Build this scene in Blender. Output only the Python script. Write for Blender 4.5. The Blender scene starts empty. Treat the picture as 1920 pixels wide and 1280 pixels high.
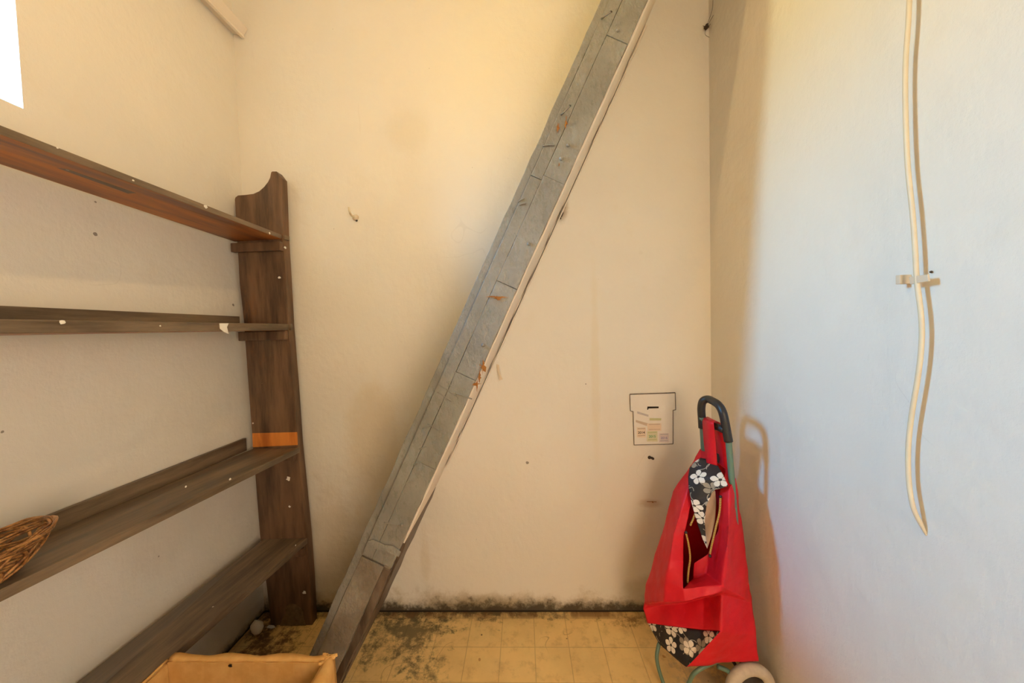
import bpy, bmesh, math, random
from mathutils import Vector, Matrix
random.seed(7)
S = bpy.context.scene
COL = S.collection

# ---------------------------------------------------------------- camera
CAM = Vector((0, 0, 1.14)); FPX = 640.0
fw = Vector((20, 23, -FPX)).normalized()
up = Vector((-.027, 1, 0)); up.z = -(up.x*fw.x+up.y*fw.y)/fw.z; up.normalize()
rt = fw.cross(up)
ROT = Matrix((rt, fw, up))
cd = bpy.data.cameras.new('camera'); cam = bpy.data.objects.new('camera', cd); COL.objects.link(cam)
cd.sensor_width = 36; cd.lens = 36*FPX/1920; cd.clip_start = .01
cam.matrix_world = Matrix.Translation(CAM) @ ROT.to_4x4()
S.camera = cam

# ---------------------------------------------------------------- light
world = bpy.data.worlds.new('sky'); S.world = world; world.use_nodes = True
wt = world.node_tree; bg = wt.nodes['Background']
SKY_HI, SKY_LO = (10, 112, 242), (50, 36, 8)     # bright sky above, paler ground light below the horizon
wg = wt.nodes.new('ShaderNodeNewGeometry'); wz = wt.nodes.new('ShaderNodeSeparateXYZ'); wt.links.new(wg.outputs['Incoming'], wz.inputs[0])
wr = wt.nodes.new('ShaderNodeMapRange'); wr.interpolation_type = 'LINEAR'; wt.links.new(wz.outputs['Z'], wr.inputs[0]); wr.inputs[1].default_value = .05; wr.inputs[2].default_value = -.60
wm = wt.nodes.new('ShaderNodeMix'); wm.data_type = 'RGBA'; wm.clamp_result = False; wt.links.new(wr.outputs[0], wm.inputs[0])
wm.inputs[6].default_value = (*[c/100 for c in SKY_LO], 1); wm.inputs[7].default_value = (*[c/100 for c in SKY_HI], 1)
wt.links.new(wm.outputs[2], bg.inputs[0]); bg.inputs[1].default_value = 100
LAMP, FILL = (7.2, 4.6, 1.9), (65, 49, 35)
ld = bpy.data.lights.new('ceiling_bulb', 'POINT'); ld.energy = max(LAMP); ld.color = [c/max(LAMP) if max(LAMP) else 1 for c in LAMP]; ld.shadow_soft_size = .012
lo = bpy.data.objects.new('ceiling_bulb', ld); COL.objects.link(lo); lo.location = (-.24, .57, 2.08)
hd = bpy.data.lights.new('fill_lamp', 'POINT'); hd.energy = max(FILL); hd.color = [c/max(FILL) if max(FILL) else 1 for c in FILL]; hd.shadow_soft_size = .42
ho = bpy.data.objects.new('fill_lamp', hd); COL.objects.link(ho); ho.location = (.58, -.95, 1.1)  # soft fill lamp added behind the camera to lift the shaded parts
pd = bpy.data.lights.new('window_portal', 'AREA'); pd.shape = 'RECTANGLE'; pd.size = .24; pd.size_y = .5
pd.cycles.is_portal = True
po = bpy.data.objects.new('window_portal', pd); COL.objects.link(po); po.location = (-1.36, .605, 1.92)
po.rotation_euler = (math.pi/2, 0, -math.pi/2)
S.view_settings.view_transform = 'Standard'; S.view_settings.look = 'None'
S.view_settings.exposure = 0.09; S.view_settings.gamma = 1
S.cycles.max_bounces = 6; S.cycles.diffuse_bounces = 4; S.cycles.glossy_bounces = 2; S.cycles.adaptive_threshold = .015

# ---------------------------------------------------------------- helpers
XL, XR, YB, ZC, YF = -1.097, .724, 1.339, 2.75, -.50
def ray(px, py): return ROT @ Vector((px-960, 640-py, -FPX))
def at(px, py, y):                      # point seen at a pixel, standing at depth y
    d = ray(px, py); return CAM + d*((y-CAM.y)/d.y)
def onx(px, py, x):
    d = ray(px, py); return CAM + d*((x-CAM.x)/d.x)
def onz(px, py, z):
    d = ray(px, py); return CAM + d*((z-CAM.z)/d.z)

def empty(name, loc, label, cat, group=None):
    o = bpy.data.objects.new(name, None); COL.objects.link(o); o.location = loc
    o.empty_display_size = .05; o['label'] = label; o['category'] = cat
    if group: o['group'] = group
    return o
def off(o):
    v = Vector((0, 0, 0))
    while o is not None: v += o.location; o = o.parent
    return v
def link(name, bm, mats, parent=None, smooth=False, label=None):
    if parent is not None:
        v = off(parent)
        for q in bm.verts: q.co -= v
    me = bpy.data.meshes.new(name); bm.normal_update(); bm.to_mesh(me); bm.free()
    for m in (mats if isinstance(mats, (list, tuple)) else [mats]): me.materials.append(m)
    for p in me.polygons: p.use_smooth = smooth
    o = bpy.data.objects.new(name, me); COL.objects.link(o); o.parent = parent
    if label: o['label'] = label
    return o
def struct(name, bm, mats, parent=None, smooth=False):
    o = link(name, bm, mats, parent, smooth)
    if parent is None: o['kind'] = 'structure'
    return o
def tag(o, label, cat, group=None):
    o['label'] = label; o['category'] = cat
    if group: o['group'] = group
    return o
def box(bm, lo, hi, bevel=0, mi=0):
    x0, y0, z0 = lo; x1, y1, z1 = hi
    vs = [bm.verts.new(p) for p in ((x0,y0,z0),(x1,y0,z0),(x1,y1,z0),(x0,y1,z0),(x0,y0,z1),(x1,y0,z1),(x1,y1,z1),(x0,y1,z1))]
    fs = [bm.faces.new([vs[i] for i in f]) for f in ((0,3,2,1),(4,5,6,7),(0,1,5,4),(1,2,6,5),(2,3,7,6),(3,0,4,7))]
    for f in fs: f.material_index = mi
    if bevel:
        es = list({e for f in fs for e in f.edges})
        bmesh.ops.bevel(bm, geom=es, offset=bevel, segments=2, affect='EDGES', profile=.6)
    return bm
def prism(bm, pts, ext, bevel=0, mi=0):   # pts: 3D outline, ext: extrusion vector
    ext = Vector(ext); n = len(pts)
    a = [bm.verts.new(Vector(p)) for p in pts]; b = [bm.verts.new(Vector(p)+ext) for p in pts]
    fs = [bm.faces.new(a), bm.faces.new(b[::-1])]
    for i in range(n): fs.append(bm.faces.new((a[i], b[i], b[(i+1) % n], a[(i+1) % n])))
    for f in fs: f.material_index = mi
    bmesh.ops.recalc_face_normals(bm, faces=fs)
    if bevel:
        es = list({e for f in fs[:2] for e in f.edges})
        bmesh.ops.bevel(bm, geom=es, offset=bevel, segments=2, affect='EDGES', profile=.6)
    return bm
def spline(pts, n=8, closed=False):
    P = [Vector(p) for p in pts]; out = []; m = len(P)
    rng = range(m if closed else m-1)
    for i in rng:
        if closed: p0, p1, p2, p3 = P[i-1], P[i], P[(i+1) % m], P[(i+2) % m]
        else: p0, p1, p2, p3 = P[max(i-1,0)], P[i], P[i+1], P[min(i+2,m-1)]
        for k in range(n):
            t = k/n
            out.append(.5*((2*p1)+(p2-p0)*t+(2*p0-5*p1+4*p2-p3)*t*t+(3*p1-p0-3*p2+p3)*t**3))
    if not closed: out.append(P[-1])
    return out
def tube(bm, path, r, seg=10, closed=False, cap=True, flat=None, mi=0):
    """r: number or function of 0..1;  flat=(direction, factor) squeezes the section"""
    n = len(path); rings = []; prev = None
    for i, p in enumerate(path):
        if closed: t = path[(i+1) % n]-path[i-1]
        else: t = path[min(i+1,n-1)]-path[max(i-1,0)]
        if t.length < 1e-9: t = Vector((0,0,1))
        t.normalize()
        if prev is None:
            a = Vector((0,0,1)) if abs(t.z) < .9 else Vector((0,1,0))
            u = (a-t*a.dot(t)).normalized()
        else:
            u = prev-t*prev.dot(t)
            u = u.normalized() if u.length > 1e-6 else prev
        prev = u; w = t.cross(u); rr = r(i/(n-1)) if callable(r) else r
        ring = []
        for k in range(seg):
            an = 2*math.pi*k/seg
            d = u*math.cos(an)+w*math.sin(an)
            if flat:
                fd = Vector(flat[0]); d = d-fd*(d.dot(fd)*(1-flat[1]))
            ring.append(bm.verts.new(p+d*rr))
        rings.append(ring)
    m = n if closed else n-1
    for i in range(m):
        A, B = rings[i], rings[(i+1) % n]
        for k in range(seg):
            f = bm.faces.new((A[k], A[(k+1) % seg], B[(k+1) % seg], B[k])); f.material_index = mi
    if cap and not closed:
        bm.faces.new(rings[0][::-1]).material_index = mi; bm.faces.new(rings[-1]).material_index = mi
    return bm
def dome(bm, c, n, r, h, seg=12, rings=3):
    n = Vector(n).normalized(); a = Vector((0,0,1)) if abs(n.z) < .9 else Vector((1,0,0))
    u = (a-n*a.dot(n)).normalized(); w = n.cross(u); prev = None; c = Vector(c)
    for j in range(rings+1):
        an = math.pi/2*j/rings
        if j == rings: top = bm.verts.new(c+n*h); [bm.faces.new((prev[k], prev[(k+1)%seg], top)) for k in range(seg)]; break
        ring = [bm.verts.new(c+(u*math.cos(2*math.pi*k/seg)+w*math.sin(2*math.pi*k/seg))*r*math.cos(an)+n*h*math.sin(an)) for k in range(seg)]
        if prev: [bm.faces.new((prev[k], prev[(k+1)%seg], ring[(k+1)%seg], ring[k])) for k in range(seg)]
        prev = ring
    return bm
def blob(bm, c, r, sc=(1,1,1), jit=.25, seed=0):
    rnd = random.Random(seed); g = bmesh.ops.create_icosphere(bm, subdivisions=2, radius=r)
    for v in g['verts']:
        f = 1+rnd.uniform(-jit, jit); v.co = Vector((v.co.x*sc[0]*f, v.co.y*sc[1]*f, v.co.z*sc[2]*f))+Vector(c)
    return bm
def flake(bm, pts, n, th=.0012, curl=.002, seed=0):
    """ragged little plate: outline pts, lifted along n with a curl at its middle"""
    rnd = random.Random(seed); n = Vector(n).normalized(); P = [Vector(p) for p in pts]
    c = sum(P, Vector())/len(P)
    a = [bm.verts.new(p+n*rnd.uniform(0, curl)) for p in P]; b = [bm.verts.new(v.co+n*th) for v in a]
    ca = bm.verts.new(c+n*curl); cb = bm.verts.new(c+n*(curl+th)); m = len(P)
    for i in range(m):
        j = (i+1) % m
        bm.faces.new((a[j], a[i], ca)); bm.faces.new((b[i], b[j], cb)); bm.faces.new((a[i], a[j], b[j], b[i]))
    return bm

# ---------------------------------------------------------------- materials
class NT:
    def __init__(s, name):
        s.m = bpy.data.materials.new(name); s.m.use_nodes = True; s.t = s.m.node_tree
        s.b = s.t.nodes['Principled BSDF']; s.L = s.t.links
        s.co = s.t.nodes.new('ShaderNodeTexCoord').outputs['Object']
        s.uv = s.t.nodes['Texture Coordinate'].outputs['UV']
    def n(s, t, **k):
        q = s.t.nodes.new('ShaderNode'+t)
        for a, v in k.items(): setattr(q, a, v)
        return q
    def put(s, inp, v):
        if isinstance(v, bpy.types.NodeSocket): s.L.new(v, inp)
        elif v is not None:
            if hasattr(inp.default_value, '__len__') and not hasattr(v, '__len__'): v = (v,)*len(inp.default_value)
            if hasattr(inp.default_value, '__len__') and len(v) == 3 and len(inp.default_value) == 4: v = (*v, 1)
            inp.default_value = v
    def math(s, op, a, b=None, c=None, clamp=False):
        q = s.n('Math', operation=op); q.use_clamp = clamp
        s.put(q.inputs[0], a); s.put(q.inputs[1], b); s.put(q.inputs[2], c); return q.outputs[0]
    def noise(s, scale, detail=4, rough=.55, co=None, sc=None, off_=None):
        v = co or s.co
        if sc or off_:
            mp = s.n('Mapping'); s.L.new(v, mp.inputs[0])
            if sc: mp.inputs['Scale'].default_value = sc
            if off_: mp.inputs['Location'].default_value = off_
            v = mp.outputs[0]
        q = s.n('TexNoise'); q.inputs['Scale'].default_value = scale; q.inputs['Detail'].default_value = detail
        q.inputs['Roughness'].default_value = rough; s.L.new(v, q.inputs['Vector']); return q.outputs['Fac']
    def ramp(s, v, a, b, lo=0., hi=1.):
        q = s.n('MapRange', interpolation_type='SMOOTHSTEP'); s.put(q.inputs[0], v)
        for i, x in zip((1,2,3,4), (a, b, lo, hi)): s.put(q.inputs[i], x)
        return q.outputs[0]
    def mix(s, f, a, b):
        q = s.n('Mix', data_type='RGBA'); s.put(q.inputs[0], f); s.put(q.inputs[6], a); s.put(q.inputs[7], b); return q.outputs[2]
    def xyz(s, v=None):
        q = s.n('SeparateXYZ'); s.L.new(v or s.co, q.inputs[0]); return q.outputs
    def dist(s, c, sc=(1,1,1)):
        mp = s.n('VectorMath', operation='SUBTRACT'); s.L.new(s.co, mp.inputs[0]); mp.inputs[1].default_value = c
        m2 = s.n('VectorMath', operation='MULTIPLY'); s.L.new(mp.outputs[0], m2.inputs[0]); m2.inputs[1].default_value = sc
        q = s.n('VectorMath', operation='LENGTH'); s.L.new(m2.outputs[0], q.inputs[0]); return q.outputs['Value']
    def specks(s, scale, size, keep, co=None):
        """random small dots: 1 where a dot is"""
        v = s.n('TexVoronoi'); v.inputs['Scale'].default_value = scale; s.L.new(co or s.co, v.inputs['Vector'])
        sep = s.n('SeparateColor'); s.L.new(v.outputs['Color'], sep.inputs[0])
        k = s.math('LESS_THAN', sep.outputs[0], keep)
        rad = s.math('MULTIPLY', sep.outputs[1], size)
        d = s.math('ADD', v.outputs['Distance'], s.math('MULTIPLY', s.math('SUBTRACT', s.noise(scale*5, 2), .5), size*1.6))
        return s.math('MULTIPLY', k, s.math('LESS_THAN', d, rad))
    def bump(s, h, strength=.3, dist=.01, normal=None):
        q = s.n('Bump'); q.inputs['Strength'].default_value = strength; q.inputs['Distance'].default_value = dist
        s.put(q.inputs['Height'], h)
        if normal is not None: s.L.new(normal, q.inputs['Normal'])
        return q.outputs[0]
    def done(s, col, rough=.6, normal=None, spec=.3, metal=0):
        s.put(s.b.inputs['Base Color'], col); s.put(s.b.inputs['Roughness'], rough)
        s.b.inputs['Specular IOR Level'].default_value = spec; s.b.inputs['Metallic'].default_value = metal
        if normal is not None: s.L.new(normal, s.b.inputs['Normal'])
        return s.m

def flat(name, col, rough=.6, spec=.3, metal=0, var=.12, nscale=40, bump=.15):
    t = NT(name); n = t.noise(nscale, 4)
    c = t.mix(n, [x*(1-var) for x in col], [min(1, x*(1+var)) for x in col])
    return t.done(c, rough, t.bump(n, bump, .002), spec, metal)

WALLC = (.80, .765, .69)
def plaster(name, col=WALLC, stains=(), base=None, speck=.5, mark=0):
    """stains: (centre, (scale), radius, colour, strength)"""
    t = NT(name)
    big = t.noise(2.2, 4); mid = t.noise(9, 5, .6)
    c = t.mix(t.ramp(big, .35, .7), [x*.955 for x in col], col)
    c = t.mix(t.math('MULTIPLY', t.ramp(mid, .55, .8), .35), c, [col[0]*.93, col[1]*.89, col[2]*.80])
    for (ce, sc, r, sco, st) in stains:
        d = t.math('ADD', t.dist(ce, sc), t.math('MULTIPLY', t.math('SUBTRACT', t.noise(7, 6, .65), .5), r*1.3))
        c = t.mix(t.math('MULTIPLY', t.ramp(d, r, r*.35), st), c, sco)
    # fine vertical drips and scuffs
    sc1 = t.ramp(t.noise(16, 6, .7, sc=(1, 1, .12)), .66, .75)
    c = t.mix(t.math('MULTIPLY', sc1, .10), c, (.45, .38, .28))
    c = t.mix(t.math('MULTIPLY', t.specks(9, .065, speck), .7), c, (.10, .065, .04))
    c = t.mix(t.math('MULTIPLY', t.specks(24, .10, speck*.35), .6), c, (.16, .10, .06))
    thin = t.math('MULTIPLY', t.ramp(t.math('ABSOLUTE', t.math('SUBTRACT', t.noise(3.1, 2, .4, off_=(3, 1, 7)), .5)), .0022, .0008),
                  t.ramp(t.noise(2.3, 1, off_=(9, 4, 2)), .66, .70))
    c = t.mix(t.math('MULTIPLY', thin, .08), c, (.25, .2, .15))
    if base:
        z = t.xyz()['Z']; nn = t.noise(7, 7, .7); n2 = t.noise(26, 6, .75)
        edge = t.math('ADD', z, t.math('MULTIPLY', t.math('SUBTRACT', .5, nn), base*2.6))
        c = t.mix(t.math('MULTIPLY', t.ramp(edge, base*1.1, base*.4), .65), c, (.38, .29, .15))
        e2 = t.math('ADD', z, t.math('MULTIPLY', t.math('SUBTRACT', .5, n2), base*1.5))
        e2 = t.math('ADD', e2, t.math('MULTIPLY', t.math('SUBTRACT', .5, nn), base*.8))
        c = t.mix(t.math('MULTIPLY', t.ramp(e2, base*.72, base*.15), .92), c, (.05, .038, .022))
        c = t.mix(t.ramp(z, .009, .004), c, (.02, .015, .01))
    h = t.math('ADD', t.math('MULTIPLY', t.noise(5, 3), 1.0), t.math('MULTIPLY', t.noise(45, 5, .6), .16))
    h = t.math('ADD', h, t.math('MULTIPLY', t.noise(120, 3, .6, sc=(1, 1, .35)), .05))
    return t.done(c, .55, t.bump(h, .55, .016), .25)

def wood(name, a, b, scale=9, axis=(1, .12, 1), chips=.12, rough=.45, worn=0, wc=(.45, .16, .04)):
    t = NT(name)
    g = t.noise(scale*3, 8, .65, sc=axis); g2 = t.noise(scale, 4, .6, sc=axis)
    c = t.mix(t.ramp(g, .3, .72), a, b)
    c = t.mix(t.math('MULTIPLY', t.ramp(g2, .55, .75), .5), c, [x*1.5 for x in b])
    if worn: c = t.mix(t.math('MULTIPLY', t.ramp(t.noise(11, 6, .7, sc=(1,1,.4)), .56, .72), worn), c, wc)
    c = t.mix(t.math('MULTIPLY', t.specks(14, .08, chips), .9), c, (.72, .66, .55))
    c = t.mix(t.math('MULTIPLY', t.specks(37, .07, chips*.7), .8), c, (.42, .25, .10))
    return t.done(c, t.ramp(g, .2, .8, rough-.08, rough+.1), t.bump(g, .25, .004), .45)

M = {}
M['wall_back'] = plaster('painted_plaster_back', stains=[
    ((-.60, YB, .68), (1.25, 1, .55), .20, (.62, .47, .24), .36),
    ((-.80, YB, .25), (1, 1, .5), .17, (.60, .48, .30), .45),
    ((-.42, YB, 1.93), (1, 1, 1), .12, (.66, .58, .42), .25),
    ((-.42, YB, .22), (4, 1, .8), .12, (.55, .44, .26), .25),
    ((.50, YB, .10), (.8, 1, 2), .14, (.42, .34, .2), .5),
    ((-.2, YB, .03), (.35, 1, 2), .10, (.40, .33, .2), .5),
    ((.16, YB, 1.60), (1, 1, .5), .035, (.30, .19, .09), .7),
    ((.28, YB, 1.0), (9, 1, .45), .20, (.66, .52, .25), .2),
    ((.485, YB, .44), (.7, 1, 2), .05, (.45, .32, .2), .4)], base=.085)
M['wall_left'] = plaster('painted_plaster_left', stains=[
    ((XL, 1.2, .1), (1, .8, 1), .16, (.40, .33, .2), .45), ((XL, 1.0, .55), (1, .7, 1), .14, (.62, .56, .46), .3)], base=.045)
M['wall_right'] = plaster('painted_plaster_right', speck=.42, stains=[
    ((XR, 1.27, .3), (1, .6, .4), .12, (.62, .5, .36), .3)], base=.03)
M['hatch'] = plaster('hatch_paint', (.79, .745, .68), speck=.2)
M['ceiling'] = plaster('ceiling_paint')

def floor_mat():
    t = NT('vinyl_tile_floor'); X = t.xyz(); n = t.noise(5, 6, .65); n2 = t.noise(22, 6, .7); n3 = t.noise(60, 5, .7)
    c = t.mix(t.ramp(n, .3, .75), (.86, .60, .24), (.72, .50, .20))
    c = t.mix(t.math('MULTIPLY', t.ramp(n2, .48, .72), .6), c, (.50, .32, .13))
    def line(v, o, s):
        f = t.math('FRACT', t.math('DIVIDE', t.math('ADD', v, 10*s-o), s))
        d = t.math('MINIMUM', f, t.math('SUBTRACT', 1, f)); return t.math('MULTIPLY', d, s)
    d = t.math('MINIMUM', line(X['X'], .0142, .1222), line(X['Y'], 1.186, .1235))
    ln = t.ramp(d, .0021, .0007)
    c = t.mix(t.math('MULTIPLY', ln, .45), c, (.34, .20, .09))
    # mould and rust dirt with shapes of their own
    def dirt(c, dd, thr, col, st, nn): return t.mix(t.math('MULTIPLY', t.ramp(t.math('SUBTRACT', nn, dd), thr, thr+.13), st), c, col)
    nm = t.math('ADD', t.math('MULTIPLY', t.noise(9, 6, .72), .55), t.math('MULTIPLY', t.noise(34, 6, .75), .45))
    yb = t.math('MULTIPLY', t.math('SUBTRACT', YB, X['Y']), 1.7)
    wl = t.ramp(X['X'], -.1, .35, 0, .12)
    c = dirt(c, t.math('ADD', yb, wl), .40, (.10, .075, .035), .9, nm)
    c = dirt(c, t.math('MULTIPLY', t.dist((-.47, 1.24, 0), (1, .75, 1)), 1.1), .345, (.115, .095, .045), .85, nm)
    c = dirt(c, t.math('MULTIPLY', t.dist((-.36, 1.08, 0), (1, .7, 1)), 1.4), .395, (.13, .11, .055), .8, nm)
    c = dirt(c, t.math('MULTIPLY', t.dist((-.98, 1.22, 0), (.9, 1, 1)), .9), .38, (.12, .06, .02), .95, nm)
    c = dirt(c, t.math('MULTIPLY', t.dist((-.72, 1.2, 0), (.9, 1, 1)), 1.3), .43, (.20, .11, .04), .9, nm)
    c = dirt(c, t.math('MULTIPLY', t.dist((.40, 1.30, 0), (.9, 3, 1)), 1.3), .36, (.20, .10, .03), .85, nm)
    c = dirt(c, t.math('MULTIPLY', t.dist((.55, 1.10, 0), (1, 1, 1)), 1.2), .38, (.42, .30, .18), .7, nm)
    c = t.mix(t.math('MULTIPLY', t.math('MULTIPLY', t.ramp(X['Y'], 1.300, 1.322), t.ramp(t.noise(12, 5, .7, sc=(1, .3, 1)), .40, .58)), .8), c, (.22, .11, .04))
    c = t.mix(t.math('MULTIPLY', t.specks(16, .09, .4), .85), c, (.12, .06, .03))
    c = t.mix(t.math('MULTIPLY', t.specks(11, .11, .2), .8), c, (.45, .2, .05))
    scr = t.math('MULTIPLY', t.ramp(t.math('ABSOLUTE', t.math('SUBTRACT', t.noise(5, 2, .4), .5)), .004, .0015), t.ramp(t.noise(4, 1, off_=(5, 5, 5)), .56, .6))
    c = t.mix(t.math('MULTIPLY', scr, .5), c, (.35, .2, .08))
    h = t.math('SUBTRACT', t.math('MULTIPLY', n2, .2), t.math('MULTIPLY', ln, .3))
    return t.done(c, t.ramp(nm, .3, .7, .38, .62), t.bump(h, .3, .004), .4)
M['floor'] = floor_mat()
M['shelf'] = wood('dark_brown_painted_wood', (.080, .056, .035), (.25, .18, .115), axis=(1, .1, 1), chips=.10)
M['side'] = wood('dark_brown_side_board', (.050, .027, .014), (.19, .105, .055), scale=8, axis=(1, 1, .12), chips=.09, worn=.5, wc=(.22, .085, .02))
M['worn'] = flat('mould_worn_wood', (.16, .11, .06), .8, .1, var=.7, nscale=60)
M['bare'] = wood('bare_orange_wood', (.42, .12, .02), (.75, .27, .05), scale=8, axis=(1, 1, .12), chips=0, worn=.5, wc=(.10, .03, .01))
M['underside'] = wood('reddish_brown_stained_wood', (.16, .05, .012), (.56, .21, .055), scale=8, axis=(1, .1, 1), chips=.03)

def grey_paint(name, a=(.175, .168, .148), b=(.245, .238, .215), rust=.5):
    t = NT(name); L = (.437, 0, .899)
    g = t.noise(6, 5, .6); g2 = t.noise(30, 6, .7, sc=(1, 1, .5)); g3 = t.noise(80, 5, .7)
    c = t.mix(t.ramp(g, .3, .7), a, b)
    c = t.mix(t.math('MULTIPLY', t.ramp(g2, .5, .78), .4), c, [x*.72 for x in a])
    c = t.mix(t.math('MULTIPLY', t.ramp(t.noise(13, 7, .75), .68, .78), rust), c, (.40, .19, .05))
    c = t.mix(t.math('MULTIPLY', t.specks(20, .06, .14), .8), c, (.07, .045, .03))
    h = t.math('ADD', t.math('MULTIPLY', g, .8), t.math('MULTIPLY', g2, .5)); h = t.math('ADD', h, t.math('MULTIPLY', g3, .15))
    return t.done(c, t.ramp(g2, .3, .7, .20, .42), t.bump(h, .6, .012), .6)
M['grey'] = grey_paint('grey_gloss_paint'); M['grey_low'] = grey_paint('worn_grey_paint', (.17, .14, .105), (.29, .26, .215), .8)
M['cream'] = plaster('cream_paint_on_soffit', (.80, .72, .62), speck=.5)
M['brownwood'] = wood('bare_brown_beam_edge', (.05, .035, .025), (.17, .125, .09), scale=10, axis=(1,1,.2), worn=.4, wc=(.3, .22, .15))
M['rust'] = flat('rusty_fibre', (.30, .12, .03), .9, .1, var=.5, nscale=120, bump=.6)
M['steel'] = flat('tarnished_steel', (.22, .20, .18), .4, .5, .8)
M['dark'] = flat('black_gap', (.02, .014, .01), .9, .1)
M['red'] = None
def nylon(name, a, b):
    t = NT(name); w = t.noise(260, 2, .5); g = t.noise(14, 4, .6); c = t.mix(t.ramp(g, .3, .7), a, b)
    h = t.math('ADD', t.math('MULTIPLY', g, .7), t.math('MULTIPLY', w, .06))
    return t.done(c, .5, t.bump(h, .35, .012), .35)
M['red'] = nylon('red_nylon', (.58, .006, .016), (.66, .008, .020))
M['lining'] = nylon('beige_lining', (.50, .36, .27), (.58, .43, .33))
M['black'] = flat('black_plastic', (.020, .018, .017), .42, .5)
M['green'] = flat('sage_green_metal', (.12, .20, .14), .35, .5, var=.15)
M['tyre'] = flat('worn_cream_tyre', (.60, .52, .42), .75, .2, var=.25, nscale=60, bump=.4)
M['hub'] = flat('dark_hub', (.05, .035, .025), .6, .3)
M['pvc'] = flat('yellowed_pvc', (.70, .60, .42), .4, .4, var=.1, nscale=30)
M['clip'] = flat('cream_clip_paint', (.66, .56, .42), .5, .3, var=.1)
M['card'] = None
t = NT('corrugated_cardboard'); g = t.noise(30, 5, .6); fl = t.noise(90, 3, .5, sc=(1, 1, .05))
c = t.mix(t.ramp(g, .3, .75), (.60, .33, .10), (.72, .42, .15)); c = t.mix(t.math('MULTIPLY', fl, .25), c, (.45, .24, .07))
M['card'] = t.done(c, .8, t.bump(fl, .25, .003), .15)
M['tape'] = flat('packing_tape', (.70, .48, .24), .3, .5)
t = NT('wicker'); g = t.noise(60, 5, .7); g2 = t.noise(14, 3)
c = t.mix(t.ramp(g, .3, .7), (.085, .030, .009), (.55, .27, .09)); c = t.mix(t.math('MULTIPLY', t.ramp(g2, .5, .7), .6), c, (.66, .38, .16))
M['wicker'] = t.done(c, .4, t.bump(g, .5, .002), .45)
M['paper'] = flat('white_paint_chip', (.80, .78, .72), .7, .2, var=.05)
M['white'] = flat('white_window_paint', (.82, .84, .82), .5, .3, var=.03)
t = NT('drawcord_weave'); w = t.n('TexWave'); w.inputs['Scale'].default_value = 90; w.inputs['Distortion'].default_value = 2; w.bands_direction = 'Z'
t.L.new(t.co, w.inputs['Vector']); M['cord'] = t.done(t.mix(t.ramp(w.outputs['Fac'], .45, .75), (.75, .42, .08), (.06, .03, .02)), .7)
# clear pane that lets daylight through
t = NT('window_glass'); tr = t.n('BsdfTransparent'); tr.inputs[0].default_value = (.93, .98, .96, 1); gl = t.n('BsdfGlossy'); gl.inputs['Roughness'].default_value = .02
fr = t.n('Fresnel'); mx = t.n('MixShader'); t.L.new(fr.outputs[0], mx.inputs[0]); t.L.new(tr.outputs[0], mx.inputs[1]); t.L.new(gl.outputs[0], mx.inputs[2])
t.L.new(mx.outputs[0], t.t.nodes['Material Output'].inputs['Surface']); M['glass'] = t.m

def flower_mat():
    t = NT('black_floral_print')
    def layer(scale, R, off_, keep):
        mp = t.n('Mapping'); t.L.new(t.uv, mp.inputs[0]); mp.inputs['Location'].default_value = off_
        v = t.n('TexVoronoi', voronoi_dimensions='2D'); v.inputs['Scale'].default_value = scale; v.inputs['Randomness'].default_value = .55
        t.L.new(mp.outputs[0], v.inputs['Vector'])
        d = t.n('VectorMath', operation='SUBTRACT'); t.L.new(mp.outputs[0], d.inputs[0]); t.L.new(v.outputs['Position'], d.inputs[1])
        X = t.xyz(d.outputs[0]); sep = t.n('SeparateColor'); t.L.new(v.outputs['Color'], sep.inputs[0])
        r = t.math('SQRT', t.math('ADD', t.math('MULTIPLY', X['X'], X['X']), t.math('MULTIPLY', X['Y'], X['Y'])))
        th = t.math('ADD', t.math('ARCTAN2', X['Y'], X['X']), t.math('MULTIPLY', sep.outputs[0], 6.28))
        return r, th, sep.outputs, R
    c = (.018, .016, .018)
    def swirl(c, scale, R, o):
        r, th, col, _ = layer(scale, R, o, 1)
        rr = t.math('ADD', R*.45, t.math('MULTIPLY', t.math('ABSOLUTE', th), R*.14))
        ln = t.ramp(t.math('ABSOLUTE', t.math('SUBTRACT', r, rr)), .0011, .0005)
        return t.mix(t.math('MULTIPLY', ln, t.math('GREATER_THAN', t.math('SINE', th), -.2)), c, (.42, .36, .28))
    def petals(c, scale, R, o, ca, cb):
        r, th, col, _ = layer(scale, R, o, 1)
        pr_ = t.math('MULTIPLY', t.math('ADD', .42, t.math('MULTIPLY', t.math('POWER', t.math('ABSOLUTE', t.math('COSINE', t.math('MULTIPLY', th, 2.5))), .6), .58)), R)
        m = t.math('MULTIPLY', t.math('LESS_THAN', r, pr_), t.math('GREATER_THAN', r, R*.17))
        gap = t.math('GREATER_THAN', t.math('ABSOLUTE', t.math('COSINE', t.math('MULTIPLY', th, 2.5))), .22)
        m = t.math('MULTIPLY', m, gap)
        cc = t.mix(t.math('GREATER_THAN', col[1], .5), ca, cb)
        return t.mix(m, c, cc)
    c = swirl(c, 21, .017, (.013, .02, 0)); c = swirl(c, 17, .013, (.31, .07, 0))
    c = petals(c, 15, .0215, (.17, .031, 0), (.30, .26, .20), (.018, .016, .018))
    c = petals(c, 15.5, .0205, (.012, .02, 0), (.80, .73, .62), (.72, .66, .56))
    return t.done(c, .45, None, .4)
M['floral'] = flower_mat()

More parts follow.
